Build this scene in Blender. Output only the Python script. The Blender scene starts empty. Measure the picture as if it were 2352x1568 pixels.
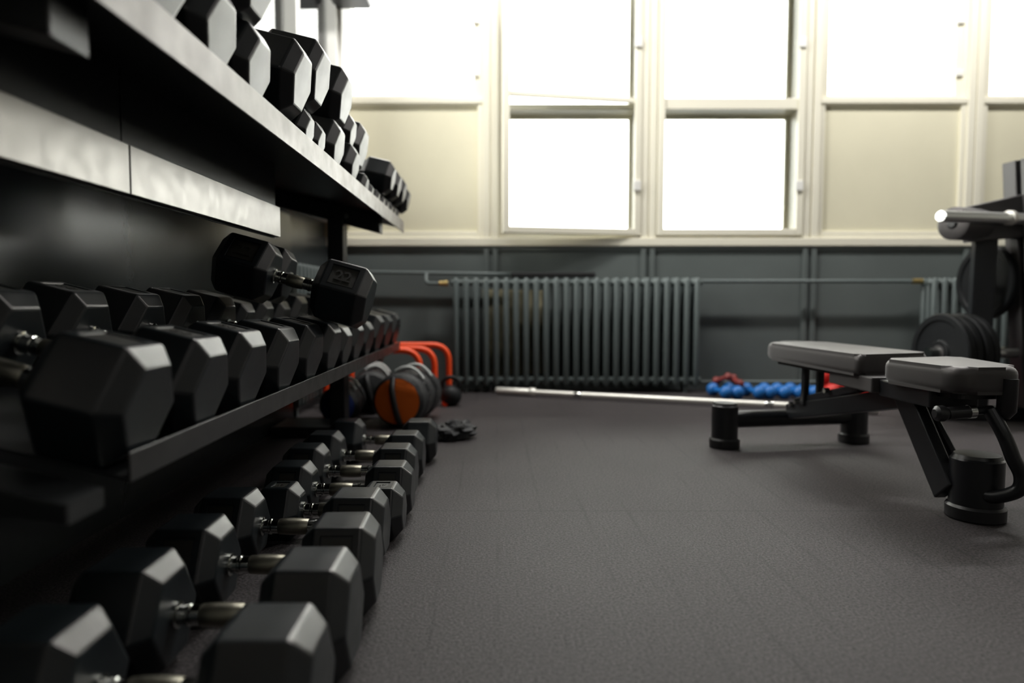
import bpy, bmesh, math, random
from mathutils import Vector, Matrix, noise
PI = math.pi
random.seed(7)
S = bpy.context.scene
COL = S.collection

# ------------------------------------------------------------------ camera, sky, light, exposure
cam_d = bpy.data.cameras.new('camera')
cam = bpy.data.objects.new('camera', cam_d); COL.objects.link(cam)
cam_d.sensor_width = 36.0
cam_d.lens = 24.0
cam_d.clip_start = 0.02
cam.location = (0, 0, 0.52)
cam.rotation_euler = (math.radians(90 - 3.285), 0, 0)
cam_d.shift_x = 38 / 2352
cam_d.dof.use_dof = True
cam_d.dof.focus_distance = 1.5
cam_d.dof.aperture_fstop = 1.7
S.camera = cam

W = bpy.data.worlds.new('overcast_sky'); S.world = W
W.use_nodes = True
bg = W.node_tree.nodes['Background']
# bright overcast sky, darker ground below the horizon
_n, _l = W.node_tree.nodes, W.node_tree.links
_tc = _n.new('ShaderNodeTexCoord'); _sp = _n.new('ShaderNodeSeparateXYZ'); _mr = _n.new('ShaderNodeMapRange')
_l.new(_tc.outputs['Generated'], _sp.inputs[0]); _l.new(_sp.outputs['Z'], _mr.inputs['Value'])
_mr.inputs['From Min'].default_value = -0.30; _mr.inputs['From Max'].default_value = -0.04
_mr.inputs['To Min'].default_value = 1.0; _mr.inputs['To Max'].default_value = 10.0
_mr2 = _n.new('ShaderNodeMapRange'); _mr2.inputs['From Min'].default_value = 0.40; _mr2.inputs['From Max'].default_value = 0.65
_mr2.inputs['To Min'].default_value = 0.0; _mr2.inputs['To Max'].default_value = 10.0; _l.new(_sp.outputs['Z'], _mr2.inputs['Value'])
_ad = _n.new('ShaderNodeMath'); _ad.operation = 'ADD'; _l.new(_mr.outputs['Result'], _ad.inputs[0]); _l.new(_mr2.outputs['Result'], _ad.inputs[1])
bg.inputs[0].default_value = (1.0, 0.985, 0.95, 1)
_l.new(_ad.outputs[0], bg.inputs[1])

S.view_settings.view_transform = 'Standard'
S.view_settings.look = 'None'
S.view_settings.gamma = 1.0
S.view_settings.exposure = 0.0
S.view_settings.use_curve_mapping = False
S.cycles.max_bounces = 10
S.cycles.diffuse_bounces = 5
S.cycles.glossy_bounces = 4
S.cycles.transparent_max_bounces = 12
S.cycles.caustics_reflective = False
S.cycles.caustics_refractive = False
S.cycles.sample_clamp_indirect = 6.0

def area_light(name, loc, rot, sx, sy, power=0.0, portal=False, col=(1, 1, 1)):
    d = bpy.data.lights.new(name, 'AREA'); d.shape = 'RECTANGLE'; d.size = sx; d.size_y = sy
    d.energy = power; d.color = col
    if portal: d.cycles.is_portal = True
    o = bpy.data.objects.new(name, d); COL.objects.link(o)
    o.location = loc; o.rotation_euler = rot
    return o

YW = 4.06                      # inner face of the window wall
POSTS = [-0.027, 0.90, 1.855, 2.805, 3.755, 4.70]
ZSILL, ZTOP, ZCEIL = 0.90, 2.75, 3.05
XR, YB = 5.3, -3.6
def WX(y): return -(0.9284 - 0.0172 * y)      # the left wall is very slightly out of square
WROT = math.atan(0.0172)

# sky portals in the window openings (guide sampling only, they emit nothing)
area_light('window_portal', (2.2, YW + 0.16, 1.85), (-PI / 2, 0, 0), 6.4, 1.9, portal=True)
area_light('window_portal', (-1.12, 3.2, 1.75), (0, -PI / 2, WROT * -1), 1.6, 1.5, portal=True)

# ------------------------------------------------------------------ materials
def mat(name, col, rough=0.5, metal=0.0, spec=0.5, bump=None, var=None, rvar=None, coat=0.0, tint=None, sheen=0.0):
    """bump=(scale,strength,dist)  var=(scale,amount)  rvar=(scale,amount)"""
    m = bpy.data.materials.new(name); m.use_nodes = True
    nt = m.node_tree; N = nt.nodes; L = nt.links
    b = N['Principled BSDF']
    b.inputs['Base Color'].default_value = (*col, 1)
    b.inputs['Roughness'].default_value = rough
    b.inputs['Metallic'].default_value = metal
    b.inputs['Specular IOR Level'].default_value = spec
    if coat: b.inputs['Coat Weight'].default_value = coat; b.inputs['Coat Roughness'].default_value = 0.15
    if tint: b.inputs['Specular Tint'].default_value = (*tint, 1)
    if sheen: b.inputs['Sheen Weight'].default_value = sheen; b.inputs['Sheen Roughness'].default_value = 0.4
    tc = N.new('ShaderNodeTexCoord')
    def nz(scale, detail=4):
        n = N.new('ShaderNodeTexNoise'); n.inputs['Scale'].default_value = scale; n.inputs['Detail'].default_value = detail
        L.new(tc.outputs['Object'], n.inputs['Vector']); return n
    if var:
        n = nz(var[0]); r = N.new('ShaderNodeMapRange')
        r.inputs['From Min'].default_value = 0.3; r.inputs['From Max'].default_value = 0.7
        r.inputs['To Min'].default_value = 1 - var[1]; r.inputs['To Max'].default_value = 1 + var[1]
        L.new(n.outputs['Fac'], r.inputs['Value'])
        mx = N.new('ShaderNodeVectorMath'); mx.operation = 'SCALE'; mx.inputs[0].default_value = col
        L.new(r.outputs['Result'], mx.inputs['Scale']); L.new(mx.outputs['Vector'], b.inputs['Base Color'])
    if rvar:
        n = nz(rvar[0]); r = N.new('ShaderNodeMapRange')
        r.inputs['From Min'].default_value = 0.3; r.inputs['From Max'].default_value = 0.7
        r.inputs['To Min'].default_value = max(0.02, rough - rvar[1]); r.inputs['To Max'].default_value = min(1, rough + rvar[1])
        L.new(n.outputs['Fac'], r.inputs['Value']); L.new(r.outputs['Result'], b.inputs['Roughness'])
    if bump:
        n = nz(bump[0]); bp = N.new('ShaderNodeBump'); bp.inputs['Strength'].default_value = bump[1]
        bp.inputs['Distance'].default_value = bump[2]
        L.new(n.outputs['Fac'], bp.inputs['Height']); L.new(bp.outputs['Normal'], b.inputs['Normal'])
    return m

M = {}
M['rubber'] = mat('black_rubber', (0.0125, 0.0165, 0.0190), 0.33, spec=0.5, bump=(420, 0.05, 0.0003), rvar=(16, 0.05), var=(9, 0.25), tint=(1.0, 0.93, 0.90))
M['plate'] = mat('label_rubber', (0.022, 0.021, 0.016), 0.5, bump=(300, 0.1, 0.0005))
M['chrome'] = mat('chrome', (0.62, 0.63, 0.60), 0.12, metal=1.0)
M['knurl'] = mat('knurled_steel', (0.30, 0.285, 0.23), 0.34, metal=1.0, bump=(900, 0.5, 0.0006))
M['rack'] = mat('black_powder_coat', (0.010, 0.011, 0.012), 0.42, spec=0.5, bump=(600, 0.08, 0.0004))
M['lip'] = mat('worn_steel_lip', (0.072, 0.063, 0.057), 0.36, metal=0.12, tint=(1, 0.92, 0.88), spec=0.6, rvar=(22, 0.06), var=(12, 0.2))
M['alu'] = mat('brushed_metal', (0.33, 0.315, 0.30), 0.36, metal=0.9, spec=0.5, rvar=(30, 0.04))
M['wall_dark'] = mat('dark_gloss_paint', (0.040, 0.047, 0.050), 0.25, spec=0.8, bump=(45, 0.12, 0.0010), rvar=(5, 0.02))
M['panel_dark'] = mat('grey_panel_paint', (0.115, 0.132, 0.128), 0.55, spec=0.35, var=(3, 0.08))
M['cream'] = mat('cream_paint', (0.74, 0.70, 0.53), 0.45, spec=0.4, var=(2.5, 0.04))
M['cream_light'] = mat('pale_cream_frame', (0.80, 0.765, 0.64), 0.40, spec=0.4)
M['ceiling_grey'] = mat('ceiling_paint', (0.30, 0.30, 0.29), 0.8)
M['upper_wall'] = mat('upper_wall_paint', (0.42, 0.41, 0.38), 0.6)
M['white'] = mat('white_paint', (0.80, 0.79, 0.75), 0.55)
M['radiator'] = mat('grey_radiator_paint', (0.105, 0.128, 0.126), 0.42, spec=0.5)
M['brass'] = mat('brass', (0.55, 0.42, 0.18), 0.35, metal=1.0)
M['frame'] = mat('black_steel', (0.010, 0.011, 0.013), 0.34, spec=0.5)
M['vinyl'] = mat('black_vinyl', (0.022, 0.021, 0.021), 0.50, spec=1.0, sheen=0.3, tint=(1, .93, .92), bump=(60, 0.08, 0.001))
M['plastic'] = mat('black_plastic', (0.012, 0.012, 0.013), 0.38)
M['greysteel'] = mat('grey_steel', (0.085, 0.080, 0.080), 0.42, spec=0.5)
M['iron'] = mat('black_iron_plate', (0.008, 0.009, 0.010), 0.55, spec=0.25, bump=(120, 0.1, 0.001))
M['orange'] = mat('orange_plastic', (0.95, 0.085, 0.010), 0.45)
M['orange_cloth'] = mat('orange_cloth', (0.98, 0.19, 0.015), 0.8, bump=(40, 0.4, 0.004))
M['blackcloth'] = mat('black_cloth', (0.016, 0.017, 0.018), 0.65, bump=(60, 0.5, 0.004))
M['webbing'] = mat('silver_webbing', (0.62, 0.64, 0.62), 0.4)
M['blue_vinyl'] = mat('blue_vinyl', (0.010, 0.13, 0.42), 0.42)
M['blue_cloth'] = mat('blue_cloth', (0.010, 0.035, 0.20), 0.7)
M['red_vinyl'] = mat('red_vinyl', (0.55, 0.022, 0.016), 0.45)
M['dullred'] = mat('dull_red_vinyl', (0.20, 0.03, 0.025), 0.5)
M['patch'] = mat('bare_plaster', (0.36, 0.32, 0.20), 0.8, var=(9, 0.3))
M['bar'] = mat('bright_bar_steel', (0.88, 0.86, 0.80), 0.48, metal=0.8)
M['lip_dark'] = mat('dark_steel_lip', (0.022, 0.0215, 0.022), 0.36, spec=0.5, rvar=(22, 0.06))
M['horn'] = mat('polished_horn', (0.90, 0.91, 0.88), 0.28, metal=0.9)

def glass_mat():
    m = bpy.data.materials.new('window_glass'); m.use_nodes = True
    nt = m.node_tree; N = nt.nodes; L = nt.links
    for n in list(N): N.remove(n)
    out = N.new('ShaderNodeOutputMaterial'); mx = N.new('ShaderNodeMixShader')
    t = N.new('ShaderNodeBsdfTransparent'); g = N.new('ShaderNodeBsdfGlossy')
    t.inputs[0].default_value = (0.97, 0.98, 0.97, 1); g.inputs['Roughness'].default_value = 0.03
    fr = N.new('ShaderNodeFresnel'); fr.inputs['IOR'].default_value = 1.45
    L.new(fr.outputs[0], mx.inputs[0]); L.new(t.outputs[0], mx.inputs[1]); L.new(g.outputs[0], mx.inputs[2])
    L.new(mx.outputs[0], out.inputs[0]); return m
M['glass'] = glass_mat()

def floor_mat():
    m = bpy.data.materials.new('speckled_rubber_floor'); m.use_nodes = True
    nt = m.node_tree; N = nt.nodes; L = nt.links; b = N['Principled BSDF']
    tc = N.new('ShaderNodeTexCoord'); sep = N.new('ShaderNodeSeparateXYZ'); L.new(tc.outputs['Object'], sep.inputs[0])
    def math_(op, a, b_=None, c=None):
        n = N.new('ShaderNodeMath'); n.operation = op
        for i, v in enumerate((a, b_, c)):
            if v is None: continue
            if isinstance(v, (int, float)): n.inputs[i].default_value = v
            else: L.new(v, n.inputs[i])
        return n.outputs[0]
    def nz(scale, detail=2, rough=0.5, vec=None):
        n = N.new('ShaderNodeTexNoise'); n.inputs['Scale'].default_value = scale; n.inputs['Detail'].default_value = detail
        n.inputs['Roughness'].default_value = rough
        L.new(vec if vec is not None else tc.outputs['Object'], n.inputs['Vector']); return n.outputs['Fac']
    def ramp(v, a, b_, lo, hi):
        r = N.new('ShaderNodeMapRange'); L.new(v, r.inputs['Value'])
        r.inputs['From Min'].default_value = a; r.inputs['From Max'].default_value = b_
        r.inputs['To Min'].default_value = lo; r.inputs['To Max'].default_value = hi; return r.outputs['Result']
    fine = ramp(nz(190, 3, 0.75), 0.36, 0.66, 0.15, 2.0)
    speck = ramp(nz(300, 1), 0.70, 0.78, 0.0, 1.0)
    big = ramp(nz(2.2, 3), 0.3, 0.7, 0.88, 1.12)
    # worn lengthwise imprint lines, 108 mm apart
    wob = math_('MULTIPLY', math_('SUBTRACT', nz(3.0, 2), 0.5), 0.02)
    fx = math_('FRACT', math_('DIVIDE', math_('ADD', math_('ADD', sep.outputs['X'], wob), 20.03), 0.108))
    d = math_('ABSOLUTE', math_('SUBTRACT', fx, 0.5))
    line = ramp(d, 0.0, 0.055, 1.0, 0.0)
    line = math_('MULTIPLY', line, ramp(nz(3.4, 4), 0.44, 0.62, 0.0, 1.0))
    # cross seams between the rubber sheets
    seam = None
    for y0, w in ((1.678, 0.0028), (3.136, 0.006), (0.22, 0.003)):
        s = ramp(math_('ABSOLUTE', math_('SUBTRACT', sep.outputs['Y'], y0)), 0.0, w, 1.0, 0.0)
        seam = s if seam is None else math_('MAXIMUM', seam, s)
    dark = math_('MAXIMUM', math_('MULTIPLY', line, 0.42), math_('MULTIPLY', seam, 0.9))
    val = math_('MULTIPLY', math_('MULTIPLY', fine, big), math_('SUBTRACT', 1.0, dark))
    v = N.new('ShaderNodeVectorMath'); v.operation = 'SCALE'; v.inputs[0].default_value = (0.044, 0.0385, 0.0395)
    L.new(val, v.inputs['Scale'])
    mx = N.new('ShaderNodeMix'); mx.data_type = 'RGBA'
    L.new(math_('MULTIPLY', speck, 0.35), mx.inputs['Factor']); L.new(v.outputs['Vector'], mx.inputs['A'])
    mx.inputs['B'].default_value = (0.16, 0.12, 0.10, 1)
    L.new(mx.outputs['Result'], b.inputs['Base Color'])
    b.inputs['Roughness'].default_value = 0.60; b.inputs['Specular IOR Level'].default_value = 0.22
    b.inputs['Sheen Weight'].default_value = 0.0; b.inputs['Sheen Roughness'].default_value = 0.35; b.inputs['Sheen Tint'].default_value = (1, .93, .90, 1)
    bp = N.new('ShaderNodeBump'); bp.inputs['Strength'].default_value = 0.35; bp.inputs['Distance'].default_value = 0.0012
    L.new(math_('SUBTRACT', fine, math_('MULTIPLY', dark, 0.8)), bp.inputs['Height']); L.new(bp.outputs['Normal'], b.inputs['Normal'])
    return m
M['floor'] = floor_mat()

# ------------------------------------------------------------------ mesh helpers
def BM(): return bmesh.new()

def box(bm, x0, x1, y0, y1, z0, z1, bevel=0.0, mtx=None):
    g = bmesh.ops.create_cube(bm, size=1.0)
    vs = g['verts']
    for v in vs:
        v.co = Vector((x0 + (v.co.x + .5) * (x1 - x0), y0 + (v.co.y + .5) * (y1 - y0), z0 + (v.co.z + .5) * (z1 - z0)))
    if bevel > 0:
        es = list({e for v in vs for e in v.link_edges})
        r = bmesh.ops.bevel(bm, geom=es, offset=bevel, segments=2, affect='EDGES', profile=0.5)
        vs = list({v for f in r['faces'] for v in f.verts} | {v for v in vs if v.is_valid})
    if mtx is not None: bmesh.ops.transform(bm, matrix=mtx, verts=[v for v in vs if v.is_valid])
    return vs

def frame_of(d):
    d = d.normalized(); a = Vector((0, 0, 1)) if abs(d.z) < 0.9 else Vector((1, 0, 0))
    u = d.cross(a).normalized(); return d, u, d.cross(u).normalized()

def tube(bm, pts, r, seg=16, caps=True):
    """sweep a circle along a polyline; r may be a list"""
    pts = [Vector(p) for p in pts]; n = len(pts)
    rs = r if isinstance(r, (list, tuple)) else [r] * n
    rings = []; u = None
    for i, p in enumerate(pts):
        t = (pts[min(i + 1, n - 1)] - pts[max(i - 1, 0)]).normalized()
        if u is None: _, u, _ = frame_of(t)
        u = (u - t * u.dot(t)).normalized(); v = t.cross(u)
        rings.append([bm.verts.new(p + (u * math.cos(2 * PI * k / seg) + v * math.sin(2 * PI * k / seg)) * rs[i]) for k in range(seg)])
    for a, b in zip(rings, rings[1:]):
        for k in range(seg):
            bm.faces.new((a[k], a[(k + 1) % seg], b[(k + 1) % seg], b[k]))
    if caps:
        bm.faces.new(rings[0][::-1]); bm.faces.new(rings[-1])

def smooth_path(pts, n=8, rad=None):
    """Catmull-Rom through points"""
    P = [Vector(p) for p in pts]; P = [P[0] * 2 - P[1]] + P + [P[-1] * 2 - P[-2]]
    out = []
    for i in range(1, len(P) - 2):
        for k in range(n):
            t = k / n; a, b, c, d = P[i - 1:i + 3]
            out.append(0.5 * ((2 * b) + (c - a) * t + (2 * a - 5 * b + 4 * c - d) * t * t + (3 * b - a - 3 * c + d) * t ** 3))
    out.append(P[-2]); return out

def fillet(pts, r, n=6):
    P = [Vector(p) for p in pts]; out = [P[0]]
    for a, b, c in zip(P, P[1:], P[2:]):
        d1 = (a - b); d2 = (c - b); q = min(r, d1.length * .49, d2.length * .49)
        s = b + d1.normalized() * q; e = b + d2.normalized() * q
        for k in range(n + 1):
            t = k / n; out.append(s * (1 - t) ** 2 + b * 2 * t * (1 - t) + e * t * t)
    out.append(P[-1]); return out

def lathe(bm, prof, seg=28, mtx=None):
    """profile of (x, r) along local x"""
    rings = []
    for x, r in prof:
        rings.append([bm.verts.new((x, r * math.cos(2 * PI * k / seg), r * math.sin(2 * PI * k / seg))) for k in range(seg)])
    for a, b in zip(rings, rings[1:]):
        for k in range(seg):
            bm.faces.new((a[k], a[(k + 1) % seg], b[(k + 1) % seg], b[k]))
    bm.faces.new(rings[0][::-1]); bm.faces.new(rings[-1])
    if mtx is not None: bmesh.ops.transform(bm, matrix=mtx, verts=[v for R in rings for v in R])

def prism(bm, poly, z0, z1, bevel=0.0, axis='z', seg=2):
    """extrude polygon (list of 2-tuples); axis z: (x,y) ; axis y: (x,z)"""
    def P(p, h): return (p[0], p[1], h) if axis == 'z' else ((p[0], h, p[1]) if axis == 'y' else (h, p[0], p[1]))
    a = [bm.verts.new(P(p, z0)) for p in poly]; b = [bm.verts.new(P(p, z1)) for p in poly]
    n = len(poly); fs = [bm.faces.new(a[::-1]), bm.faces.new(b)]
    for k in range(n): fs.append(bm.faces.new((a[k], a[(k + 1) % n], b[(k + 1) % n], b[k])))
    if bevel:
        es = list({e for f in fs[:2] for e in f.edges})
        bmesh.ops.bevel(bm, geom=es, offset=bevel, segments=seg, affect='EDGES', profile=0.5)

def roundpoly(pts, r, n=6):
    P = [Vector((*p, 0)) for p in pts]; out = []
    for i in range(len(P)):
        a, b, c = P[i - 1], P[i], P[(i + 1) % len(P)]
        d1, d2 = a - b, c - b; q = min(r if not isinstance(r, list) else r[i], d1.length * .49, d2.length * .49)
        s = b + d1.normalized() * q; e = b + d2.normalized() * q
        for k in range(n + 1):
            t = k / n; v = s * (1 - t) ** 2 + b * 2 * t * (1 - t) + e * t * t; out.append((v.x, v.y))
    return out

def obj(name, bm, m, parent=None, smooth=False, loc=None, rot=None, label=None, kind=None):
    bmesh.ops.recalc_face_normals(bm, faces=bm.faces[:])
    me = bpy.data.meshes.new(name); bm.to_mesh(me); bm.free()
    if smooth:
        for p in me.polygons: p.use_smooth = True
    return omesh(name, me, m, parent, loc, rot, label, kind, smooth)

def omesh(name, me, m, parent=None, loc=None, rot=None, label=None, kind=None, smooth=False):
    if m is not None and not me.materials: me.materials.append(M[m] if isinstance(m, str) else m)
    o = bpy.data.objects.new(name, me); COL.objects.link(o)
    if smooth and not me.get('sharp_done'):
        try: me.set_sharp_from_angle(angle=math.radians(35))
        except Exception: pass
        me['sharp_done'] = 1
    if parent is not None: o.parent = parent
    if loc is not None: o.location = loc
    if rot is not None: o.rotation_euler = rot
    if label: o['label'] = label
    if kind: o['kind'] = kind
    return o

def thing(name, label, cat, loc=(0, 0, 0), rot=(0, 0, 0), group=None):
    o = bpy.data.objects.new(name, None); COL.objects.link(o); o.empty_display_size = 0.05
    o.location = loc; o.rotation_euler = rot; o['label'] = label; o['category'] = cat
    if group: o['group'] = group
    return o

def tag(o, label, cat, group=None):
    o['label'] = label; o['category'] = cat
    if group: o['group'] = group
    return o

def struct(name, bm, m, label, cat, parent=None, **k):
    o = obj(name, bm, m, parent, **k)
    if parent is None:
        o['kind'] = 'structure'; o['label'] = label; o['category'] = cat
    return o

# ------------------------------------------------------------------ room shell
bm = BM(); box(bm, -1.6, XR + .2, YB - .2, YW + 0.3, -0.1, 0.0)
struct('floor', bm, 'floor', 'speckled black rubber sheet floor with worn lengthwise lines', 'floor')
bm = BM(); box(bm, -1.6, XR + .2, YB - .2, YW + 0.3, ZCEIL, ZCEIL + .1)
struct('ceiling', bm, 'ceiling_grey', 'plain white ceiling above the gym, out of frame', 'ceiling')

# left wall: dark gloss paint below, white above with a window near the far corner
wl = BM()
def wl_box(bm, y0, y1, z0, z1, d0=0.0, d1=-0.22, bev=0):
    """slab on the skewed left wall; d = offset into the room (+) or wall (-)"""
    vs = box(bm, 0, 1, 0, 1, 0, 1)
    for v in vs:
        y = y0 + v.co.y * (y1 - y0); d = d1 + v.co.x * (d0 - d1); z = z0 + v.co.z * (z1 - z0)
        v.co = (WX(y) + d, y, z)
wl_box(wl, YB, 2.94, 0, 0.985); wl_box(wl, 2.94, YW + .2, 0, 0.985, -.135, -.30)
struct('wall_left', wl, 'wall_dark', 'dark glossy painted lower wall behind the dumbbell rack', 'wall')
wl = BM()
LW0, LW1 = 2.42, 3.92
wl_box(wl, YB, LW0, 0.985, ZCEIL); wl_box(wl, LW1, YW + .2, 0.985, ZCEIL); wl_box(wl, LW0, LW1, 2.6, ZCEIL)
wl_box(wl, LW0, LW1, 0.985, 1.03)
struct('wall_left_upper', wl, 'white', 'white upper wall above the dumbbell rack', 'wall')
bm = BM()
for a, b in ((LW0, LW0 + .06), (LW1 - .06, LW1), (3.14, 3.20)): wl_box(bm, a, b, 1.03, 2.6, -0.02, -0.12)
wl_box(bm, LW0, LW1, 1.03, 1.09, -0.02, -0.12); wl_box(bm, LW0, LW1, 2.54, 2.6, -0.02, -0.12)
w0 = struct('window_6', bm, 'white', 'bright white-framed window on the left wall above the rack', 'window')
bm = BM(); wl_box(bm, LW0 + .06, LW1 - .06, 1.09, 2.54, -0.068, -0.072); obj('pane', bm, 'glass', w0)

# right and rear walls
bm = BM(); box(bm, XR, XR + .2, YB, YW + .2, 0, ZCEIL)
struct('wall_right', bm, 'upper_wall', 'pale side wall at the right, out of frame', 'wall')
bm = BM(); box(bm, -1.3, XR, YB - .2, YB, 0, ZCEIL)
struct('wall_rear', bm, 'upper_wall', 'pale wall behind the camera', 'wall')

# window wall: grey panelled dado with battens, then posts, sill and window units
bm = BM(); box(bm, -1.3, XR, YW, YW + .25, 0, 0.85)
for i, x in enumerate(POSTS):
    box(bm, x - .040, x - .012, YW - .014, YW + .01, 0.02, 0.845, .002)
    box(bm, x + .012, x + .040, YW - .014, YW + .01, 0.02, 0.845, .002)
box(bm, -1.0, XR, YW - .010, YW + .01, 0.825, 0.85, .002)
struct('wall_back', bm, 'panel_dark', 'dark grey panelled wall below the windows behind the radiator', 'wall')
bm = BM(); box(bm, -1.3, XR, YW - .022, YW + .25, 0.85, 0.898, .004)
struct('trim_1', bm, 'cream_light', 'cream window sill ledge along the window wall', 'trim')
bm = BM(); box(bm, -1.3, XR, YW, YW + .25, ZTOP, ZCEIL)
struct('wall_back_upper', bm, 'cream', 'cream strip of wall above the windows', 'wall')
for i, x in enumerate(POSTS):
    bm = BM(); box(bm, x - .046, x - .004, YW - .008, YW + .22, 0.898, ZTOP, .004); box(bm, x + .004, x + .046, YW - .008, YW + .22, 0.898, ZTOP, .004)
    box(bm, x - .006, x + .006, YW + .004, YW + .2, 0.898, ZTOP)
    struct('trim_%d' % (i + 2), bm, 'cream_light', 'cream wooden window post, %s from the left corner' % ['first', 'second', 'third', 'fourth', 'fifth', 'sixth'][i], 'trim')

def rect_frame(bm, x0, x1, z0, z1, w, y0, y1, wb=None, wt=None, bev=.004):
    wb = wb or w; wt = wt or w
    box(bm, x0, x0 + w, y0, y1, z0, z1, bev); box(bm, x1 - w, x1, y0, y1, z0, z1, bev)
    box(bm, x0 + w, x1 - w, y0, y1, z0, z0 + wb, bev); box(bm, x0 + w, x1 - w, y0, y1, z1 - wt, z1, bev)

bays = [(-0.94, POSTS[0] - .046)] + [(POSTS[i] + .046, POSTS[i + 1] - .046) for i in range(5)]
labels = ['window with a cream panel below, leftmost on the window wall', 'tall two-pane window with its sash standing open behind the radiator',
          'tall two-pane window with closed sash right of the open one', 'window with a cream panel below, right of the tall windows',
          'window with a cream panel below, behind the weight machine', 'window farthest right on the window wall']
for i, (x0, x1) in enumerate(bays):
    glazed = i in (1, 2)
    bm = BM()
    zt = 1.690
    # deep outer frame
    dp = .20 if glazed else .11
    box(bm, x0, x0 + .022, YW + .02, YW + dp, 0.898, ZTOP); box(bm, x1 - .022, x1, YW + .02, YW + dp, 0.898, ZTOP)
    box(bm, x0, x1, YW + .02, YW + dp, ZTOP - .03, ZTOP)
    if glazed:
        # reveals run back to the outer glass; a transom board divides the two lights
        box(bm, x0 + .02, x1 - .02, YW + .03, YW + .20, zt - .040, zt - .004, .003)
        box(bm, x0 + .02, x1 - .02, YW + .03, YW + .20, 0.90, 0.935, .003)
        rect_frame(bm, x0 + .02, x1 - .02, 0.93, zt - .036, .022, YW + .165, YW + .195, .022, .022)
        rect_frame(bm, x0 + .02, x1 - .02, zt - .006, ZTOP - .03, .022, YW + .165, YW + .195, .022)
    else:
        rect_frame(bm, x0 + .005, x1 - .005, zt, ZTOP - .03, .05, YW + .03, YW + .09, .045)
        box(bm, x0, x1, YW - .004, YW + .10, zt - .012, zt + .022, .004)
        rect_frame(bm, x0, x1, 0.898, zt - .01, .030, YW + .004, YW + .05, .040, .012)
    w = struct('window_%d' % (i + 1 if i < 5 else 7), bm, 'cream_light', labels[i], 'window')
    if glazed:
        for za, zb in ((0.948, zt - .055), (zt + .012, ZTOP - .05)):
            bm = BM(); box(bm, x0 + .040, x1 - .040, YW + .178, YW + .182, za, zb); obj('pane', bm, 'glass', w)
        # inner sash: frame, rail, pane; the left one of the two stands ajar
        hinge = (x1 - .004, YW + .004, 0)
        bm = BM(); wd = x1 - x0 - .008
        rect_frame(bm, -wd, 0, 0.912, ZTOP - .04, .040, -.022, .016, .040)
        box(bm, -wd + .04, -.04, -.012, .010, zt - (.046 if i == 2 else .012), zt + .018, .003)
        s = obj('sash', bm, 'cream_light', w, loc=hinge, rot=(0, 0, math.radians(11.0) if i == 1 else 0))
        bm = BM(); box(bm, -wd + .04, -.04, -.002, .002, 0.95, ZTOP - .08); obj('pane', bm, 'glass', s)
        bm = BM()
        for zz in (2.02, 1.2): box(bm, -.050, -.006, -.034, -.020, zz - .03, zz + .03, .004)
        obj('hinge', bm, 'white', s)
    else:
        bm = BM(); box(bm, x0 + .03, x1 - .03, YW + .022, YW + .04, 0.93, zt - .02); obj('infill_panel', bm, 'cream', w)
        bm = BM(); box(bm, x0 + .05, x1 - .05, YW + .058, YW + .062, zt + .04, ZTOP - .07); obj('pane', bm, 'glass', w)
        bm = BM()
        for zz in (1.86, 2.16): box(bm, x1 - .062, x1 - .02, YW + .015, YW + .034, zz - .018, zz + .018, .004)
        obj('latch', bm, 'white', w)

# corner posts, pipe and speaker
bm = BM(); box(bm, -1.02, -0.945, YW - .05, YW + .2, 0.898, ZTOP, .004); struct('trim_8', bm, 'patch', 'bare brownish corner strip left of the windows', 'trim')
bm = BM(); tube(bm, [(-0.885, YW - .03, 0.90), (-0.885, YW - .03, ZCEIL)], .013, 14)
tag(obj('heating_pipe', bm, 'white', smooth=True), 'thin white vertical pipe in the left corner beside the windows', 'pipe')
sp = thing('wall_speaker', 'dark grey wall speaker hung high in the left corner by the windows', 'speaker', (-0.795, 3.84, 2.155))
bm = BM(); box(bm, -.105, .105, -.09, .09, 0, .34, .018); obj('housing', bm, 'plastic', sp)
bm = BM(); box(bm, -.088, .088, -.098, -.088, .02, .32, .006); obj('grille', bm, 'iron', sp)
bm = BM(); box(bm, -.03, .03, .088, .22, .12, .18); obj('bracket', bm, 'frame', sp)

# ------------------------------------------------------------------ radiators and pipes
def section_mesh(zb, zt, depth, r=.0165, hub=.017):
    bm = BM(); n = 10
    for fy in (-depth / 2 + r, 0, depth / 2 - r):
        rr = r if fy else r * .9
        prof = [(0, .004), (.006, rr * .7), (.016, rr), (zt - zb - .018, rr), (zt - zb - .007, rr * .75), (zt - zb, rr * .3)]
        rings = []
        for z, q in prof:
            rings.append([bm.verts.new((q * math.cos(2 * PI * k / n), fy + q * math.sin(2 * PI * k / n), zb + z)) for k in range(n)])
        for a, b in zip(rings, rings[1:]):
            for k in range(n): bm.faces.new((a[k], a[(k + 1) % n], b[(k + 1) % n], b[k]))
        bm.faces.new(rings[-1]); bm.faces.new(rings[0][::-1])
    for z in (zb + .035, zt - .028):
        tube(bm, [(0, -depth / 2 + r, z), (0, depth / 2 - r, z)], .019, 10)
        tube(bm, [(-.029, -depth / 2 + r + .012, z), (.029, -depth / 2 + r + .012, z)], hub, 10)
    bmesh.ops.recalc_face_normals(bm, faces=bm.faces[:])
    me = bpy.data.meshes.new('section'); bm.to_mesh(me); bm.free()
    for p in me.polygons: p.use_smooth = True
    return me
def radiator(label, loc, rot, n, pitch, zb, zt, depth, r=.0165, hub=.017):
    t = thing('radiator', label, 'radiator', loc, rot)
    me = section_mesh(zb, zt, depth, r, hub)
    for k in range(n): omesh('section', me, 'radiator', t, loc=(k * pitch, 0, 0))
    for k in (1, n - 2):
        bm = BM(); box(bm, k * pitch - .01, k * pitch + .01, -depth * .3, depth * .3, 0, zb + .03); obj('foot', bm, 'radiator', t)
    return t
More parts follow.
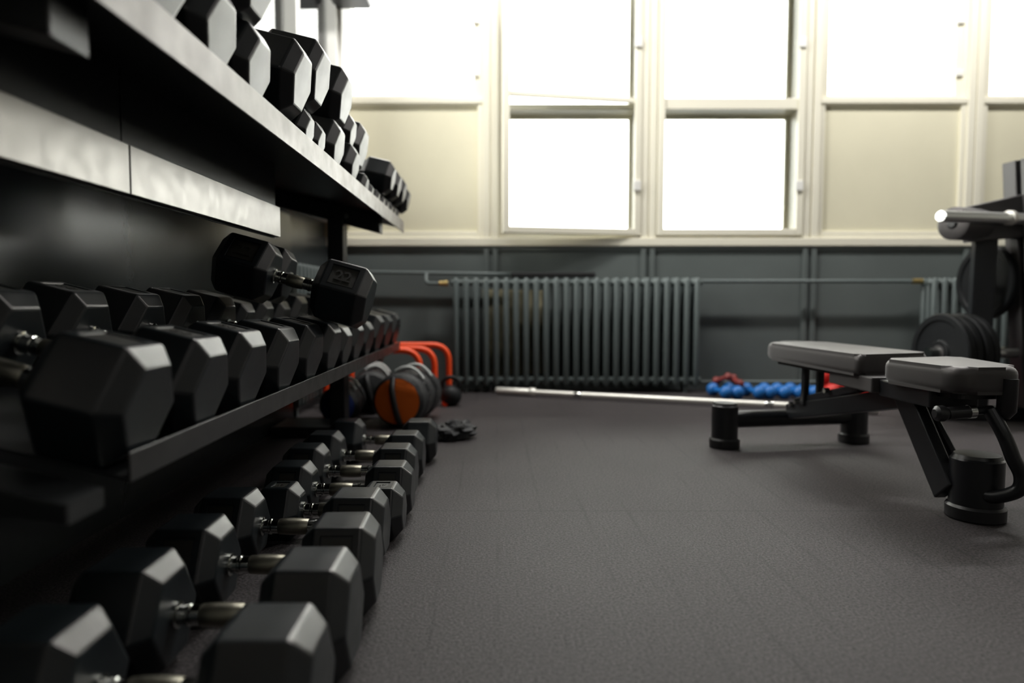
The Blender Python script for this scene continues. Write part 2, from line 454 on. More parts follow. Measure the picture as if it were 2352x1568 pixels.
radiator('long grey column radiator under the tall windows', (-0.226, 3.945, 0), (0, 0, 0), 25, .0573, .040, .660, .125)
radiator('grey column radiator behind the weight machine at right', (2.50, 3.945, 0), (0, 0, 0), 16, .0573, .040, .660, .125)
radiator('grey column radiator along the left wall behind the rack', (-0.925, 3.03, 0), (0, 0, PI / 2 - WROT), 15, .0573, .040, .700, .075, .0125, .009)

pr = thing('supply_pipe', 'grey heating pipe with brass valve left of the long radiator', 'pipe', (-0.9, 4.0, 0.69))
bm = BM(); tube(bm, [(-.02, 0, .008), (1.1, 0, -.008)], .010, 12)
tube(bm, fillet([(.50, 0, -.002), (.495, -.02, -.03), (.505, -.045, -.062), (.60, -.055, -.062)], .03), .010, 12); obj('pipe_run', bm, 'radiator', pr, smooth=True)
bm = BM(); tube(bm, [(.575, -.055, -.062), (.60, -.055, -.062), (.605, -.055, -.062), (.625, -.055, -.062)], [.014, .014, .017, .017], 12); obj('valve', bm, 'brass', pr)
pr = thing('return_pipe', 'grey heating pipe running right from the long radiator to a brass valve', 'pipe', (1.16, 4.0, 0.642))
bm = BM(); tube(bm, [(0, -.02, 0), (1.34, -.02, 0)], .011, 12); obj('pipe_run', bm, 'radiator', pr, smooth=True)
bm = BM(); tube(bm, [(1.26, -.02, 0), (1.32, -.02, 0)], .016, 12); obj('valve', bm, 'brass', pr)
bm = BM(); tube(bm, [(1.16, 4.0, 0.052), (2.5, 4.0, 0.052)], .010, 12)
tag(obj('floor_pipe', bm, 'radiator', smooth=True), 'thin grey pipe low along the wall right of the long radiator', 'pipe')
bm = BM(); box(bm, -0.06, 0.30, YW - .004, YW, .10, .60)
for v in bm.verts: v.co.x += random.uniform(-.02, .02); v.co.z += random.uniform(-.02, .02)
struct('trim_9', bm, 'patch', 'unpainted pale patch of wall behind the long radiator', 'wall patch')
bm = BM(); box(bm, 0.09, 0.57, 3.90, 3.96, .6605, .690, .006)
tag(obj('foam_strip', bm, 'plastic'), 'flat black strip lying on top of the long radiator', 'strip')

# ------------------------------------------------------------------ dumbbells
CH = 0.022
_heads = {}
def head_mesh(AF, L, plate_face, sgn):
    key = (round(AF, 4), round(L, 4), plate_face, sgn)
    if key in _heads: return _heads[key]
    c = CH * min(1.0, AF / 0.115)
    R = AF / math.sqrt(3); rc = (AF - 2 * c) / math.sqrt(3)
    bm = BM(); rings = []
    for x, r in ((-L / 2, rc), (-L / 2 + c, R), (L / 2 - c, R), (L / 2, rc)):
        rings.append([bm.verts.new((x, r * math.cos(k * PI / 3), r * math.sin(k * PI / 3))) for k in range(6)])
    side = []
    for j, (a, b) in enumerate(zip(rings, rings[1:])):
        for k in range(6):
            f = bm.faces.new((a[k], a[(k + 1) % 6], b[(k + 1) % 6], b[k]))
            if j == 1: side.append(f)
    bm.faces.new(rings[0][::-1]); bm.faces.new(rings[-1])
    bmesh.ops.recalc_face_normals(bm, faces=bm.faces[:])
    edges = bm.edges[:]
    bmesh.ops.bevel(bm, geom=edges, offset=min(.0035, AF * .03), segments=2, affect='EDGES', profile=0.5)
    if plate_face is not None:
        ang = PI / 6 + plate_face * PI / 3
        nrm = Vector((0, math.cos(ang), math.sin(ang)))
        f = max((f for f in bm.faces if f.normal.dot(nrm) > .99), key=lambda f: f.calc_area())
        bmesh.ops.inset_region(bm, faces=[f], thickness=min(.013, R * .18), depth=0)
        bmesh.ops.inset_region(bm, faces=[f], thickness=.0015, depth=-.0025)
    for f in bm.faces: f.smooth = False
    me = bpy.data.meshes.new('head'); bm.to_mesh(me); bm.free()
    me.materials.append(M['rubber']); _heads[key] = me
    return me

_handles = {}
def handle_meshes(g):
    key = round(g, 4)
    if key in _handles: return _handles[key]
    h = g / 2 + .004
    k = min(1.0, g / .11)
    bm = BM()
    half = [(-h, .0185), (-h + .008, .0185), (-h + .0095, .0145), (-h + .0195 * k, .0140), (-h + .0210 * k, .0158), (-h + .0250 * k, .0158), (-h + .0265 * k, .0140)]
    lathe(bm, half + [(0, .0142)] + [(-x, r) for x, r in half[::-1]], 24)
    bmesh.ops.recalc_face_normals(bm, faces=bm.faces[:])
    a = bpy.data.meshes.new('handle'); bm.to_mesh(a); bm.free()
    q = h - .039 * k
    bm = BM(); lathe(bm, [(-q, .0142), (-q + .002, .0154), (-q * .4, .0164), (0, .0167), (q * .4, .0164), (q - .002, .0154), (q, .0142)], 24)
    bmesh.ops.recalc_face_normals(bm, faces=bm.faces[:])
    b = bpy.data.meshes.new('knurled_grip'); bm.to_mesh(b); bm.free()
    for me, mm in ((a, 'chrome'), (b, 'knurl')):
        for p in me.polygons: p.use_smooth = True
        me.set_sharp_from_angle(angle=math.radians(35)); me.materials.append(M[mm])
    _handles[key] = (a, b); return a, b

_texts = {}
def text_mesh(s, size):
    if (s, size) in _texts: return _texts[(s, size)]
    cu = bpy.data.curves.new('digits', 'FONT'); cu.body = s; cu.size = size; cu.extrude = .0012
    cu.align_x = 'CENTER'; cu.align_y = 'CENTER'; cu.offset = .0006
    o = bpy.data.objects.new('digits', cu); COL.objects.link(o)
    dg = bpy.context.evaluated_depsgraph_get()
    me = bpy.data.meshes.new_from_object(o.evaluated_get(dg))
    bpy.data.objects.remove(o); bpy.data.curves.remove(cu)
    me.materials.clear(); me.materials.append(M['rubber']); _texts[(s, size)] = me
    return me

def dumbbell(label, group, cap, theta, AF, L, g, yaw=0.0, roll=0.0, plate=None, number=None, name='dumbbell', colour=None):
    """cap = centre of the outer (room side) end face; theta = tilt, room side lower (radians)"""
    R = Matrix.Rotation(yaw, 3, 'Z') @ Matrix.Rotation(theta, 3, 'Y') @ Matrix.Rotation(roll, 3, 'X')
    cen = Vector(cap) + R @ Vector((-(L + g / 2), 0, 0))
    base = cen - R @ Vector((0, 0, AF / 2))
    t = thing(name, label, 'dumbbell', base, R.to_euler(), group)
    for sgn in (-1, 1):
        x = sgn * (L + g) / 2
        hd = omesh('head', head_mesh(AF, L, plate, sgn), None, t, loc=(x, 0, AF / 2))
        if plate is not None:
            ang = PI / 6 + plate * PI / 3
            bm = BM(); s = AF / math.sqrt(3); w = L / 2 - CH * min(1, AF / .115) - .016; hgt = s / 2 - .017 * min(1, s / .07)
            box(bm, -w, w, -hgt, hgt, -.001, .0002)
            dist = AF / 2 - .0022
            rot = Matrix(((1, 0, 0), (0, math.sin(ang), math.cos(ang)), (0, -math.cos(ang), math.sin(ang)))).to_euler()
            p = obj('number_plate', bm, 'plate', hd, loc=(0, math.cos(ang) * dist, math.sin(ang) * dist), rot=rot)
            if number:
                me = text_mesh(number, round(min(hgt * 1.7, w * 1.35), 3))
                # merge the raised digits into the plate mesh
                b2 = BM(); b2.from_mesh(p.data); b2.from_mesh(me); b2.to_mesh(p.data); b2.free()
    a, b = handle_meshes(g)
    hn = omesh('handle', a, None, t, loc=(0, 0, AF / 2), label='chrome handle with two rings')
    omesh('knurled_grip', b, None, hn)
    return t

TH = math.atan(0.240)
def on_plane(P0, t, AF, dc, lift=0.0):
    """outer cap centre for a head standing on a tilted tray; t = gap to lip along the tray"""
    ax = Vector((math.cos(TH), 0, -math.sin(TH))); up = Vector((math.sin(TH), 0, math.cos(TH)))
    p = Vector((P0[0], 0, P0[1])) - ax * t + up * (AF / 2 + lift)
    return (p.x, dc, p.z)

ORD = ['first', 'second', 'third', 'fourth', 'fifth', 'sixth', 'seventh', 'eighth', 'ninth', 'tenth', 'eleventh', 'twelfth']
# --- floor row
FLOOR = [  # near edge depth, across flats, body right corner X, yaw, plate, number
    (0.7486, .163, -.2176, .010, None, None), (0.940, .162, -.2184, .012, None, None), (1.144, .1525, -.2203, .035, 2, '25'),
    (1.348, .1400, -.2395, .0, 2, '20'), (1.494, .1160, -.2236, .0, 1, '17'), (1.637, .1300, -.2217, .0, 2, '20'),
    (1.797, .1390, -.232, -.008, 2, None), (1.987, .1380, -.2315, .0, None, None), (2.227, .1340, -.215, .01, None, None)]
for i, (d, af, xr, yaw, pl, num) in enumerate(FLOOR):
    L, g = (.122, .130) if i < 4 else (.112, .125)
    if i == 4: L, g = .100, .125
    extra = {2: ' and a raised 25 label', 4: ', smallest, label facing up'}.get(i, '')
    dumbbell('black hex dumbbell on the floor row, %s from the camera%s' % (ORD[i], extra), 'hex dumbbells in a row on the floor',
             (xr + CH, d + (yaw * -.13), af / 2 + .0008), 0.0, af, L, g, yaw=yaw, plate=pl, number=num)

# --- middle tray row
MZ = (-.437, .3125)
MID = [(.89, .150, .012), (1.076, .150, .012), (1.257, .152, .013), (1.466, .150, .012), (1.671, .150, .012), (1.874, .148, .013),
       (2.042, .130, .014), (2.200, .140, .012), (2.385, .135, .012), (2.585, .155, .012), (2.800, .152, .012), (3.02, .155, .012)]
for i, (df, af, t) in enumerate(MID):
    sc = (af - 2 * CH) / math.sqrt(3)
    L, g = .126, .176
    pl = 1 if i in (0, 1, 2, 3, 4) else None
    dumbbell('black hex dumbbell standing on the middle shelf, %s from the camera' % ORD[i], 'hex dumbbells on the middle shelf',
             on_plane(MZ, t, af, df - sc / 2 - .012), TH, af, L, g, yaw=-.045 if i > 1 else -.02, plate=pl, number='30' if i in (1, 2) else None)
# --- two thrown on top of the middle row
dumbbell('black hex dumbbell lying across the tops of the middle shelf row, in clear view', 'dumbbells lying on top of the middle row',
         (-.318, 1.735, .522), math.radians(15.0), .150, .138, .113, roll=math.radians(-7), plate=2, number='22')
dumbbell('black hex dumbbell half hidden behind the one lying across the middle shelf row', 'dumbbells lying on top of the middle row',
         (-.372, 1.915, .531), math.radians(15.0), .150, .110, .100, roll=math.radians(-6))

# --- top tray
TZ = (-.415, .8545)
TOP = [(.885, .140, .016, 0), (1.062, .140, .016, 0), (1.228, .138, .016, 0), (1.450, .148, .014, .046), (1.584, .095, .020, 0), (1.690, .092, .020, 0),
       (1.842, .135, .016, 0), (2.052, .122, .014, 0)]
for i, (dc, af, t, lift) in enumerate(TOP):
    big = af > .11
    dumbbell('black hex dumbbell on the top shelf tray, %s from the near end' % ORD[i], 'hex dumbbells on the top shelf tray',
             on_plane(TZ, t, af, dc, lift), TH, af, .145 if big else .10, .130, plate=None)
dumbbell('small black dumbbell wedged under the raised one on the top shelf', 'hex dumbbells on the top shelf tray',
         on_plane(TZ, .02, .042, 1.405), TH, .042, .07, .12)
SMALL = [2.245, 2.350, 2.478, 2.592, 2.685, 2.795, 2.875, 2.970]
for i, dc in enumerate(SMALL):
    af = .075 if i == 0 else .062
    dumbbell('small black hex dumbbell near the far end of the top shelf, %s of its row' % ORD[i], 'small dumbbells at the far end of the top shelf',
             on_plane(TZ, .012, af, dc), TH, af, .085, .115)
UP = [(1.197, .140, -.398, 1.060, 1), (1.615, .150, -.400, 1.034, 1), (1.870, .150, -.400, 1.058, None), (2.075, .104, -.425, 1.020, None), (2.235, .150, -.425, 1.010, None)]
for i, (dc, af, x, z, pl) in enumerate(UP):
    dumbbell('black hex dumbbell stacked on top of the top shelf row, %s from the near end' % ORD[i], 'dumbbells stacked above the top shelf row',
             (x, dc, z), TH, af, .145 if af > .11 else .11, .130, plate=pl)
UF = [(2.555, .118), (2.715, .116), (2.865, .116), (3.020, .112)]
for i, (dc, af) in enumerate(UF):
    dumbbell('black hex dumbbell stacked on the small ones at the far shelf end, %s of four' % ORD[i], 'dumbbells stacked on the small ones',
             on_plane(TZ, -.010, af, dc, .064 if i < 3 else .054), TH, af, .120, .125)

# ------------------------------------------------------------------ rack
rk = thing('dumbbell_rack', 'black steel two-tier dumbbell rack with tilted trays along the left wall', 'rack', (-.66, 1.9, 0))
RO = Vector((-.66, 1.9, 0))
def rk_obj(name, bm, m, parent=rk, **k):
    bmesh.ops.translate(bm, vec=-RO, verts=bm.verts[:]); return obj(name, bm, m, parent, **k)
def tray(P0, depth, y0, y1, zlo, zhi, lipmat):
    ax = Vector((-math.cos(TH), 0, math.sin(TH))); up = Vector((math.sin(TH), 0, math.cos(TH)))
    p = Vector((P0[0], 0, P0[1]))
    a, b = p, p + ax * depth
    bm = BM()
    prism(bm, [(a.x, a.z), (b.x, b.z), (b.x - up.x * .005, b.z - up.z * .005), (a.x - up.x * .005, a.z - up.z * .005)], y0, y1, axis='y')
    # stiffening rail along the rear edge
    prism(bm, [(b.x, b.z + .03), (b.x - .012, b.z + .03), (b.x - .012, b.z - .05), (b.x, b.z - .05)], y0, y1, axis='y')
    s = rk_obj('shelf', bm, 'rack')
    bm = BM(); box(bm, P0[0], P0[0] + .004, y0, y1, zlo, zhi, .0012)
    l = rk_obj('lip', bm, lipmat, s)
    return s
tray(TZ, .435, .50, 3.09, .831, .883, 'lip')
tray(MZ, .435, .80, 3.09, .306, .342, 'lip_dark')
for yc in (.735, 2.69):
    bm = BM(); box(bm, -.648, -.588, yc - .04, yc + .04, .04, .90, .004); rk_obj('upright', bm, 'rack')
    for P0 in (TZ, MZ):
        sl = 0.240
        bm = BM()
        xa, xb = -.447, -.86
        za = P0[1] + (P0[0] - xa) * sl - .006; zb = P0[1] + (P0[0] - xb) * sl - .006
        prism(bm, [(xa, za), (xb, zb), (xb, zb - .060), (xa, za - (.068 if P0 is TZ else .022))], yc - .035, yc + .035, axis='y', bevel=.003)
        arm = rk_obj('arm', bm, 'rack')
        bm = BM(); tube(bm, [(-.575, yc - .043, za - .005), (-.575, yc - .03, za - .005)], .012, 12); rk_obj('bolt', bm, 'chrome', arm)
    bm = BM(); box(bm, -.86, -.58, yc - .10, yc + .10, 0, .042, .004); rk_obj('foot', bm, 'rack')

# brushed metal rail in two lengths, put under the top tray to mirror windows
for a, b in ((.46, 1.1195), (1.1235, 1.856)):
    bm = BM(); v8 = box(bm, 0, 1, 0, 1, 0, 1)
    for v in v8:
        y = a + v.co.y * (b - a); v.co = (-.6118 + .0172 * y - .012 + .012 * v.co.x, y, .695 + .080 * v.co.z)
    bmesh.ops.bevel(bm, geom=bm.edges[:], offset=.0012, segments=1, affect='EDGES')
    rl = rk_obj('rear_rail', bm, 'alu', label='brushed bright metal rail')
    bm = BM(); v8 = box(bm, 0, 1, 0, 1, 0, 1)
    for v in v8:
        y = a + v.co.y * (b - a); v.co = (-.6118 + .0172 * y - .018 + .005 * v.co.x, y, .692 + .206 * v.co.z)
    rk_obj('dark_gap_sheet', bm, 'rack', rl)  # black sheet added to keep the gap above the rail dark
# ------------------------------------------------------------------ weight bench
bn = thing('weight_bench', 'black padded adjustable weight bench set flat on round feet', 'bench', (1.12, 2.0, 0))
BO = Vector((1.12, 2.0, 0))
def bo(name, bm, m, parent=bn, **k):
    bmesh.ops.translate(bm, vec=-BO, verts=bm.verts[:]); return obj(name, bm, m, parent, **k)
def foot(x, y, r, h, capm='plastic'):
    bm = BM(); tube(bm, [(x, y, .03), (x, y, h - .006), (x, y, h)], [r, r, r - .006], 32); f = bo('foot', bm, 'frame', smooth=True)
    bm = BM(); tube(bm, [(x, y, 0), (x, y, .004), (x, y, .030), (x, y, .036)], [r + .004, r + .007, r + .007, r + .002], 32); bo('rubber_foot', bm, 'plastic', f, smooth=True)
    bm = BM(); tube(bm, [(x, y, h - .002), (x, y, h + .006)], [r * .93, r * .86], 32); bo('end_cap', bm, 'plastic', f, smooth=True)
foot(.823, 2.43, .046, .156); foot(1.335, 2.52, .046, .156); foot(1.160, 1.625, .056, .150)
bm = BM(); tube(bm, [(.823, 2.43, .100), (1.335, 2.52, .100)], .031, 24); bo('cross_tube', bm, 'frame', smooth=True)
def beam(bm, a, b, w, h):
    a, b = Vector(a), Vector(b); d = (b - a); L = d.length; d.normalize()
    s = d.cross(Vector((0, 0, 1))).normalized(); u = s.cross(d)
    m = Matrix.Translation(a) @ Matrix((s, d, u)).transposed().to_4x4()
    box(bm, -w / 2, w / 2, 0, L, -h / 2, h / 2, .004, m)
bm = BM(); beam(bm, (1.078, 2.46, .125), (1.135, 1.80, .272), .05, .055); bo('main_beam', bm, 'frame')
bm = BM(); beam(bm, (1.075, 2.40, .170), (1.115, 2.06, .262), .034, .026); bo('adjust_ladder', bm, 'frame')
bm = BM(); beam(bm, (1.112, 1.86, .300), (1.112, 1.655, .055), .030, .075); bo('front_leg', bm, 'frame')
bm = BM(); beam(bm, (1.155, 1.88, .285), (1.155, 1.67, .075), .020, .055); bo('front_leg', bm, 'frame')
for x, y, zb in ((1.066, 2.34, .165), (1.117, 2.34, .20)):
    bm = BM(); beam(bm, (x, y, zb), (x, y - .005, .315), .020, .026); bo('prop', bm, 'frame')
bm = BM(); box(bm, 1.03, 1.12, 1.86, 2.10, .272, .315, .004); bo('hinge_bracket', bm, 'greysteel')
bm = BM(); box(bm, 1.05, 1.17, 1.64, 1.86, .265, .310, .004); bo('seat_bracket', bm, 'frame')
bm = BM(); prism(bm, roundpoly([(.99, 2.54), (1.215, 2.60), (1.268, 1.985), (1.018, 1.905)], [.09, .09, .025, .025]), .312, .374, bevel=.020, seg=4)
p = bo('back_pad', bm, 'vinyl', smooth=True)
bm = BM(); prism(bm, roundpoly([(1.02, 2.48), (1.19, 2.53), (1.24, 2.02), (1.05, 1.95)], .03), .298, .314); bo('pad_board', bm, 'plastic', p)
bm = BM(); prism(bm, roundpoly([(1.024, 1.805), (1.268, 1.875), (1.215, 1.555), (1.050, 1.545)], [.03, .03, .05, .05]), .308, .372, bevel=.020, seg=4)
p = bo('seat_pad', bm, 'vinyl', smooth=True)
bm = BM(); prism(bm, roundpoly([(1.05, 1.79), (1.24, 1.84), (1.19, 1.585), (1.075, 1.58)], .03), .294, .310); bo('pad_board', bm, 'plastic', p)
bm = BM(); tube(bm, smooth_path([(1.150, 1.575, .270), (1.163, 1.545, .215), (1.178, 1.535, .165), (1.196, 1.532, .125), (1.192, 1.535, .092), (1.165, 1.56, .070), (1.150, 1.585, .066)], 6), .0155, 16)
bo('carry_handle', bm, 'frame', smooth=True)
bm = BM(); tube(bm, [(1.178, 1.56, .345), (1.176, 1.56, .27), (1.172, 1.562, .255)], [.020, .020, .012], 20); bo('leg_roller_socket', bm, 'plastic', smooth=True)
bm = BM(); tube(bm, [(1.020, 1.575, .262), (1.026, 1.575, .262), (1.040, 1.575, .262), (1.052, 1.575, .262)], [.010, .018, .019, .012], 18)
tube(bm, [(1.05, 1.575, .262), (1.10, 1.575, .266)], .015, 16); k = bo('knob', bm, 'plastic', smooth=True)
bm = BM(); tube(bm, [(1.098, 1.575, .266), (1.112, 1.575, .267)], .016, 16); bo('collar', bm, 'chrome', k, smooth=True)
bm = BM(); tube(bm, [(1.11, 1.575, .267), (1.16, 1.585, .270)], .010, 12); bo('pin', bm, 'frame', k, smooth=True)
for (x, y, z) in ((1.055, 2.36, .175), (1.06, 2.41, .158), (1.135, 1.652, .085), (1.08, 2.20, .235)):
    bm = BM(); tube(bm, [(x - .016, y, z), (x, y, z)], .009, 10); bo('bolt', bm, 'chrome')

# ------------------------------------------------------------------ barbell
A, B = Vector((0.005, 3.83, .024)), Vector((1.770, 3.13, .024)); dv = (B - A); LB = dv.length
bar = thing('barbell', 'bright steel barbell lying on the floor in front of the long radiator', 'barbell', A, (0, 0, math.atan2(dv.y, dv.x)))
bm = BM(); lathe(bm, [(.20, .0145), (LB - .20, .0145)], 20); obj('shaft', bm, 'bar', bar, smooth=True)
for a, b in ((0, .20), (LB - .20, LB)):
    bm = BM(); lathe(bm, [(a, .017), (a + .006, .0195), (b - .006, .0195), (b, .017)], 20); obj('sleeve', bm, 'bar', bar, smooth=True)
for c in (.215, LB - .215):
    bm = BM(); lathe(bm, [(c - .018, .022), (c - .015, .024), (c + .015, .024), (c + .018, .022)], 24); obj('collar', bm, 'bar', bar, smooth=True)
for c in (.47, LB - .47):
    bm = BM(); lathe(bm, [(c - .02, .0150), (c - .018, .0160), (c + .018, .0160), (c + .02, .0150)], 20); obj('ring', bm, 'chrome', bar, smooth=True)

# ------------------------------------------------------------------ blue and red vinyl dumbbells by the wall
def ball_dumbbell(label, loc, yaw, r, m, L=.135, tilt=0.0, group=None):
    t = thing('vinyl_dumbbell', label, 'dumbbell', loc, (tilt, 0, yaw), group)
    for s in (-1, 1):
        bm = BM(); bmesh.ops.create_uvsphere(bm, u_segments=20, v_segments=12, radius=r)
        for v in bm.verts: v.co.y *= .92; v.co += Vector((0, s * L / 2, r))
        obj('head', bm, m, t, smooth=True)
    bm = BM(); tube(bm, [(0, -L / 2, r), (0, 0, r), (0, L / 2, r)], [.012, .014, .012], 14); obj('grip', bm, m, t, smooth=True)
    return t
bx = [1.228, 1.302, 1.410, 1.487, 1.564, 1.641, 1.722]
for i, x in enumerate(bx):
    ball_dumbbell('blue round-headed vinyl dumbbell by the wall, %s of seven from the left' % ORD[i], (x, 3.72, .0), [.22, .02, .16, -.18, -.12, -.05, -.05][i], .0365, 'blue_vinyl', group='blue dumbbells in a row by the wall')
ball_dumbbell('dull red vinyl dumbbell leaning on the first two blue ones', (1.262, 3.76, .075), .55, .023, 'dullred', L=.085, tilt=-.35, group='red dumbbells by the wall')
ball_dumbbell('dark red vinyl dumbbell standing in the gap between the blue ones', (1.345, 3.80, .058), .1, .024, 'dullred', L=.085, tilt=.25, group='red dumbbells by the wall')
for i, (x, y, z, yaw, lb) in enumerate(((1.815, 3.70, .0, -.2, 'red vinyl dumbbell on the floor seen under the bench, leftmost'), (1.905, 3.70, .0, .15, 'red vinyl dumbbell on the floor seen under the bench, middle'),
                                  (1.860, 3.70, .078, 1.2, 'bright red vinyl dumbbell resting on top of two others behind the bench'), (2.035, 3.62, .0, 1.25, 'red vinyl dumbbell lying lengthwise behind the bench'))):
    ball_dumbbell(lb, (x, y, z), yaw, .042, 'red_vinyl', L=.12, group='red dumbbells by the wall')

# ------------------------------------------------------------------ weight bags and hurdles behind the rack end
def weight_bag(label, loc, yaw, r, L, endm, striped=True, group=None, extra=None):
    t = thing('weight_bag', label, 'bag', loc, (0, 0, yaw), group)
    bm = BM(); n = 28
    prof = [(0, r * .86), (.012, r * .97), (.04, r), (L * .3, r * 1.03), (L * .5, r * .98), (L * .72, r * 1.03), (L - .04, r), (L - .012, r * .96), (L, r * .84)]
    rings = []
    for y, q in prof:
        rings.append([bm.verts.new((q * 1.0 * math.cos(2 * PI * k / n) + .004 * noise.noise(Vector((k * .7, y * 30, r))), y, r + q * math.sin(2 * PI * k / n) + .004 * noise.noise(Vector((k * .9, y * 22, 3))))) for k in range(n)])
    for a, b in zip(rings, rings[1:]):
        for k in range(n): bm.faces.new((a[k], a[(k + 1) % n], b[(k + 1) % n], b[k]))
    bm.faces.new(rings[0][::-1]); bm.faces.new(rings[-1])
    obj('body', bm, 'blackcloth', t, smooth=True)
    for s, y in ((-1, -.001), (1, L + .001)):
        bm = BM(); q = r * .85
        rings = []
        for j, f in enumerate((1.0, .9, .6, .25)):
            rings.append([bm.verts.new((q * f * math.cos(2 * PI * k / n), y + s * (.004 + .016 * (1 - f * f)) + .003 * noise.noise(Vector((k * .8, f * 4, s))), r + q * f * math.sin(2 * PI * k / n))) for k in range(n)])
        for a, b in zip(rings, rings[1:]):
            for k in range(n): bm.faces.new((a[k], a[(k + 1) % n], b[(k + 1) % n], b[k]))
        bm.faces.new(rings[-1]); obj('end_panel', bm, endm, t, smooth=True)
    bm = BM(); prev = None                                          # webbing strap across the near end
    tube(bm, smooth_path([(-.018, -.006, 2 * r * .93), (-.012, -.034, r * 1.45), (-.002, -.040, r), (.008, -.034, r * .55), (.014, -.006, r * .14)], 5), .012, 10)
    obj('end_handle', bm, 'plastic', t, smooth=True)
    if striped:
        for y in (L * .28, L * .66):
            bm = BM(); arc = [PI / 2 - .80 + 1.10 * k / 12 for k in range(13)]
            tube(bm, [(math.cos(a) * r * 1.06, y, r + math.sin(a) * r * 1.06 + .016 * math.sin(PI * k / 12)) for k, a in enumerate(arc)], .0075, 8)
            obj('top_strap', bm, 'webbing', t, smooth=True, label='pale webbing strap over the top')
            bm = BM(); arc = [-.9 + 5.0 * k / 24 for k in range(25)]
            a1 = [bm.verts.new((math.cos(a) * r * 1.035, y - .022, r + math.sin(a) * r * 1.035)) for a in arc]
            a2 = [bm.verts.new((math.cos(a) * r * 1.035, y + .022, r + math.sin(a) * r * 1.035)) for a in arc]
            for k in range(24): bm.faces.new((a1[k], a1[k + 1], a2[k + 1], a2[k]))
            obj('body_strap', bm, 'plastic', t)
    return t
weight_bag('black weight bag with an orange end panel beyond the rack', (-.405, 2.80, 0), -.16, .112, .34, 'orange_cloth', group='weight bags at the far end of the rack')
weight_bag('black weight bag with pale straps half hidden behind the orange-ended one', (-.580, 3.16, 0), .10, .098, .34, 'blackcloth', group='weight bags at the far end of the rack')
weight_bag('black and blue weight bag under the rack beside the far upright', (-.665, 2.86, 0), .05, .082, .28, 'blue_cloth', group='weight bags at the far end of the rack')

def hurdle(label, loc, yaw, h, w):
    t = thing('mini_hurdle', label, 'hurdle', loc, (0, 0, yaw), 'orange training hurdles')
    bm = BM(); r = .0155
    tube(bm, fillet([(-w / 2, 0, r), (-w / 2, 0, h), (w / 2, 0, h), (w / 2, 0, r)], .09, 8), r, 14); obj('bar', bm, 'orange', t, smooth=True)
    for s in (-1, 1):
        bm = BM(); tube(bm, fillet([(s * w / 2, .0, .03), (s * w / 2, -.015, r), (s * (w / 2 - .02), -.13, r)], .02), r, 14); obj('leg_foot', bm, 'orange', t, smooth=True)
    return t
hurdle('tall orange training hurdle, rightmost leg of the stack', (-.49, 3.50, 0), .06, .300, .50)
hurdle('orange training hurdle in the middle of the nested stack', (-.555, 3.40, 0), .04, .288, .50)
hurdle('orange training hurdle nearest the weight bags', (-.600, 3.33, 0), .0, .285, .46)
kb = thing('kettlebell', 'small black kettlebell on the floor beside the orange hurdles', 'kettlebell', (-.225, 3.42, 0))
bm = BM(); bmesh.ops.create_uvsphere(bm, u_segments=20, v_segments=14, radius=.055)
for v in bm.verts: v.co.z = max(v.co.z, -.05) + .05
obj('bell', bm, 'iron', kb, smooth=True)
bm = BM(); tube(bm, smooth_path([(-.035, 0, .085), (-.042, 0, .115), (-.02, 0, .140), (.02, 0, .140), (.042, 0, .115), (.035, 0, .085)], 5), .010, 12); obj('handle', bm, 'iron', kb, smooth=True)

# crumpled black strap bundle on the floor past the last floor dumbbell
bm = BM(); bmesh.ops.create_icosphere(bm, subdivisions=4, radius=1.0)
for v in bm.verts:
    p = v.co.copy(); k = 1 + .35 * noise.noise(p * 2.3) + .18 * noise.noise(p * 6)
    v.co = Vector((p.x * .085 * k + p.z * .02, p.y * .06 * k, max(0, .026 + p.z * .042 * k)))
bmesh.ops.rotate(bm, cent=(0, 0, 0), matrix=Matrix.Rotation(.35, 3, 'Z'), verts=bm.verts[:])
o = obj('cloth_bundle', bm, 'blackcloth', smooth=True, loc=(-.165, 2.58, 0))
tag(o, 'crumpled black cloth on the floor beyond the last floor dumbbell', 'cloth')

# ------------------------------------------------------------------ plate-loaded machine at right
mc = thing('weight_machine', 'dark grey plate-loaded weight machine cut by the right edge', 'machine', (2.3, 3.0, 0))
MO = Vector((2.3, 3.0, 0))
def mo(name, bm, m, parent=mc, **k):
    bmesh.ops.translate(bm, vec=-MO, verts=bm.verts[:]); return obj(name, bm, m, parent, **k)
for y0, y1 in ((2.875, 2.955), (2.982, 3.060)):
    bm = BM(); prism(bm, [(2.330, 0), (2.240, 1.13), (2.390, 1.15), (2.480, 0)], y0, y1, axis='y', bevel=.004); c = mo('column', bm, 'greysteel')
bm = BM(); prism(bm, [(2.345, 0), (2.256, 1.125), (2.380, 1.14), (2.470, 0)], 2.950, 2.987, axis='y'); mo('column_slot', bm, 'iron', c)
bm = BM(); prism(bm, [(2.03, .93), (2.27, .985), (2.27, .80), (2.06, .78)], 2.95, 3.03, axis='y', bevel=.006); mo('arm', bm, 'greysteel')
bm = BM(); tube(bm, [(1.945, 2.93, .855), (1.950, 2.932, .855), (2.10, 2.99, .855)], [.060, .070, .070], 28); r = mo('roller_pad', bm, 'vinyl', smooth=True)
bm = BM(); tube(bm, [(1.938, 2.927, .855), (1.950, 2.932, .855)], [.016, .030], 18); mo('end_cap', bm, 'plastic', r, smooth=True)
bm = BM(); tube(bm, [(1.800, 2.785, .868), (1.804, 2.787, .868), (2.27, 2.92, .873)], [.021, .0235, .0235], 24); hn = mo('weight_horn', bm, 'horn', smooth=True)
bm = BM(); tube(bm, [(2.145, 2.882, .873), (2.165, 2.888, .873)], .031, 24); mo('collar', bm, 'bar', hn, smooth=True)
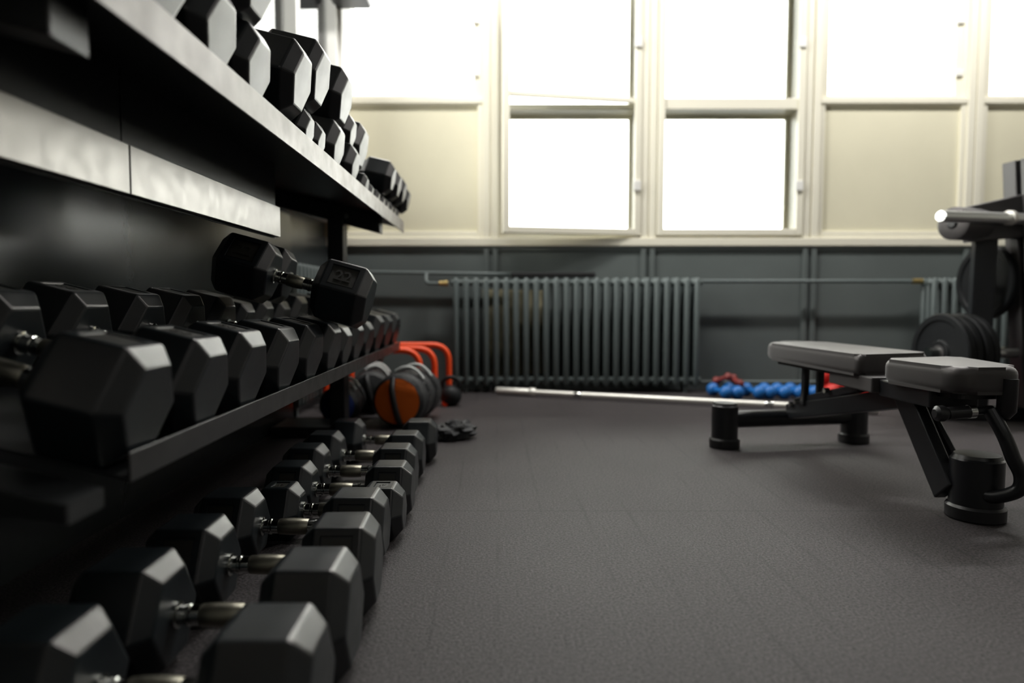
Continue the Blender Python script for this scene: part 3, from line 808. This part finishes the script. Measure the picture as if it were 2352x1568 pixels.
bm = BM(); beam(bm, (2.150, 3.02, .80), (2.165, 3.06, .03), .085, .06); mo('post', bm, 'frame')
bm = BM(); box(bm, 1.98, 2.75, 2.98, 3.07, 0, .055, .006); mo('base', bm, 'frame')
bm = BM(); tube(bm, [(1.87, 2.945, .300), (2.28, 2.985, .300)], .024, 18); mo('storage_peg', bm, 'chrome', smooth=True)
bm = BM(); tube(bm, [(2.17, 3.115, .61), (2.34, 3.125, .61)], .02, 18); mo('storage_peg', bm, 'chrome', smooth=True)
def plate(label, c, r, th, yaw):
    t = thing('weight_plate', label, 'weight plate', c, (0, 0, yaw), 'black plates on the machine')
    bm = BM(); lathe(bm, [(-th / 2, r * .16), (-th / 2, r * .30), (-th * .28, r * .34), (-th * .28, r * .80), (-th / 2, r * .84), (-th / 2, r * .97), (-th * .3, r), (th * .3, r), (th / 2, r * .97), (th / 2, r * .3), (th / 2, r * .16)], 44)
    obj('disc', bm, 'iron', t, smooth=True)
    bm = BM(); lathe(bm, [(-th / 2 - .003, .026), (-th / 2 - .003, .034), (th / 2 + .003, .034), (th / 2 + .003, .026)], 24); obj('hub', bm, 'greysteel', t, smooth=True)
    return t
yawp = math.radians(5.5)
for i in range(4):
    k = i * .038
    plate('black iron weight plate in the low stack of the machine, %s from the front' % ORD[i], (1.935 + k * math.cos(yawp), 2.951 + k * math.sin(yawp), .300), .172 - .004 * (i % 2), .034, yawp)
plate('large black weight plate hung high behind the machine post', (2.235, 3.119, .61), .170, .034, math.radians(4))

# ------------------------------------------------------------------ added unseen fill lamps that brighten the window wall and the room
for i, (x, y) in enumerate(((0.15, 3.2), (2.5, 3.2), (0.9, -1.6), (2.9, -1.6))):
    t = thing('ceiling_fill_light', 'added fill light on the ceiling, out of frame above', 'light', (x, y, ZCEIL), group='added fill lights')
    bm = BM(); box(bm, -.65, .65, -.08, .08, -.06, 0, .01); obj('housing', bm, 'white', t)
    l = area_light('fill_lamp', (x, y, ZCEIL - .065), (0, 0, 0), 1.2, .12, power=(5 if y < 0 else 58 if x < 1 else 50), col=(1, .98, .95)); l.parent = None
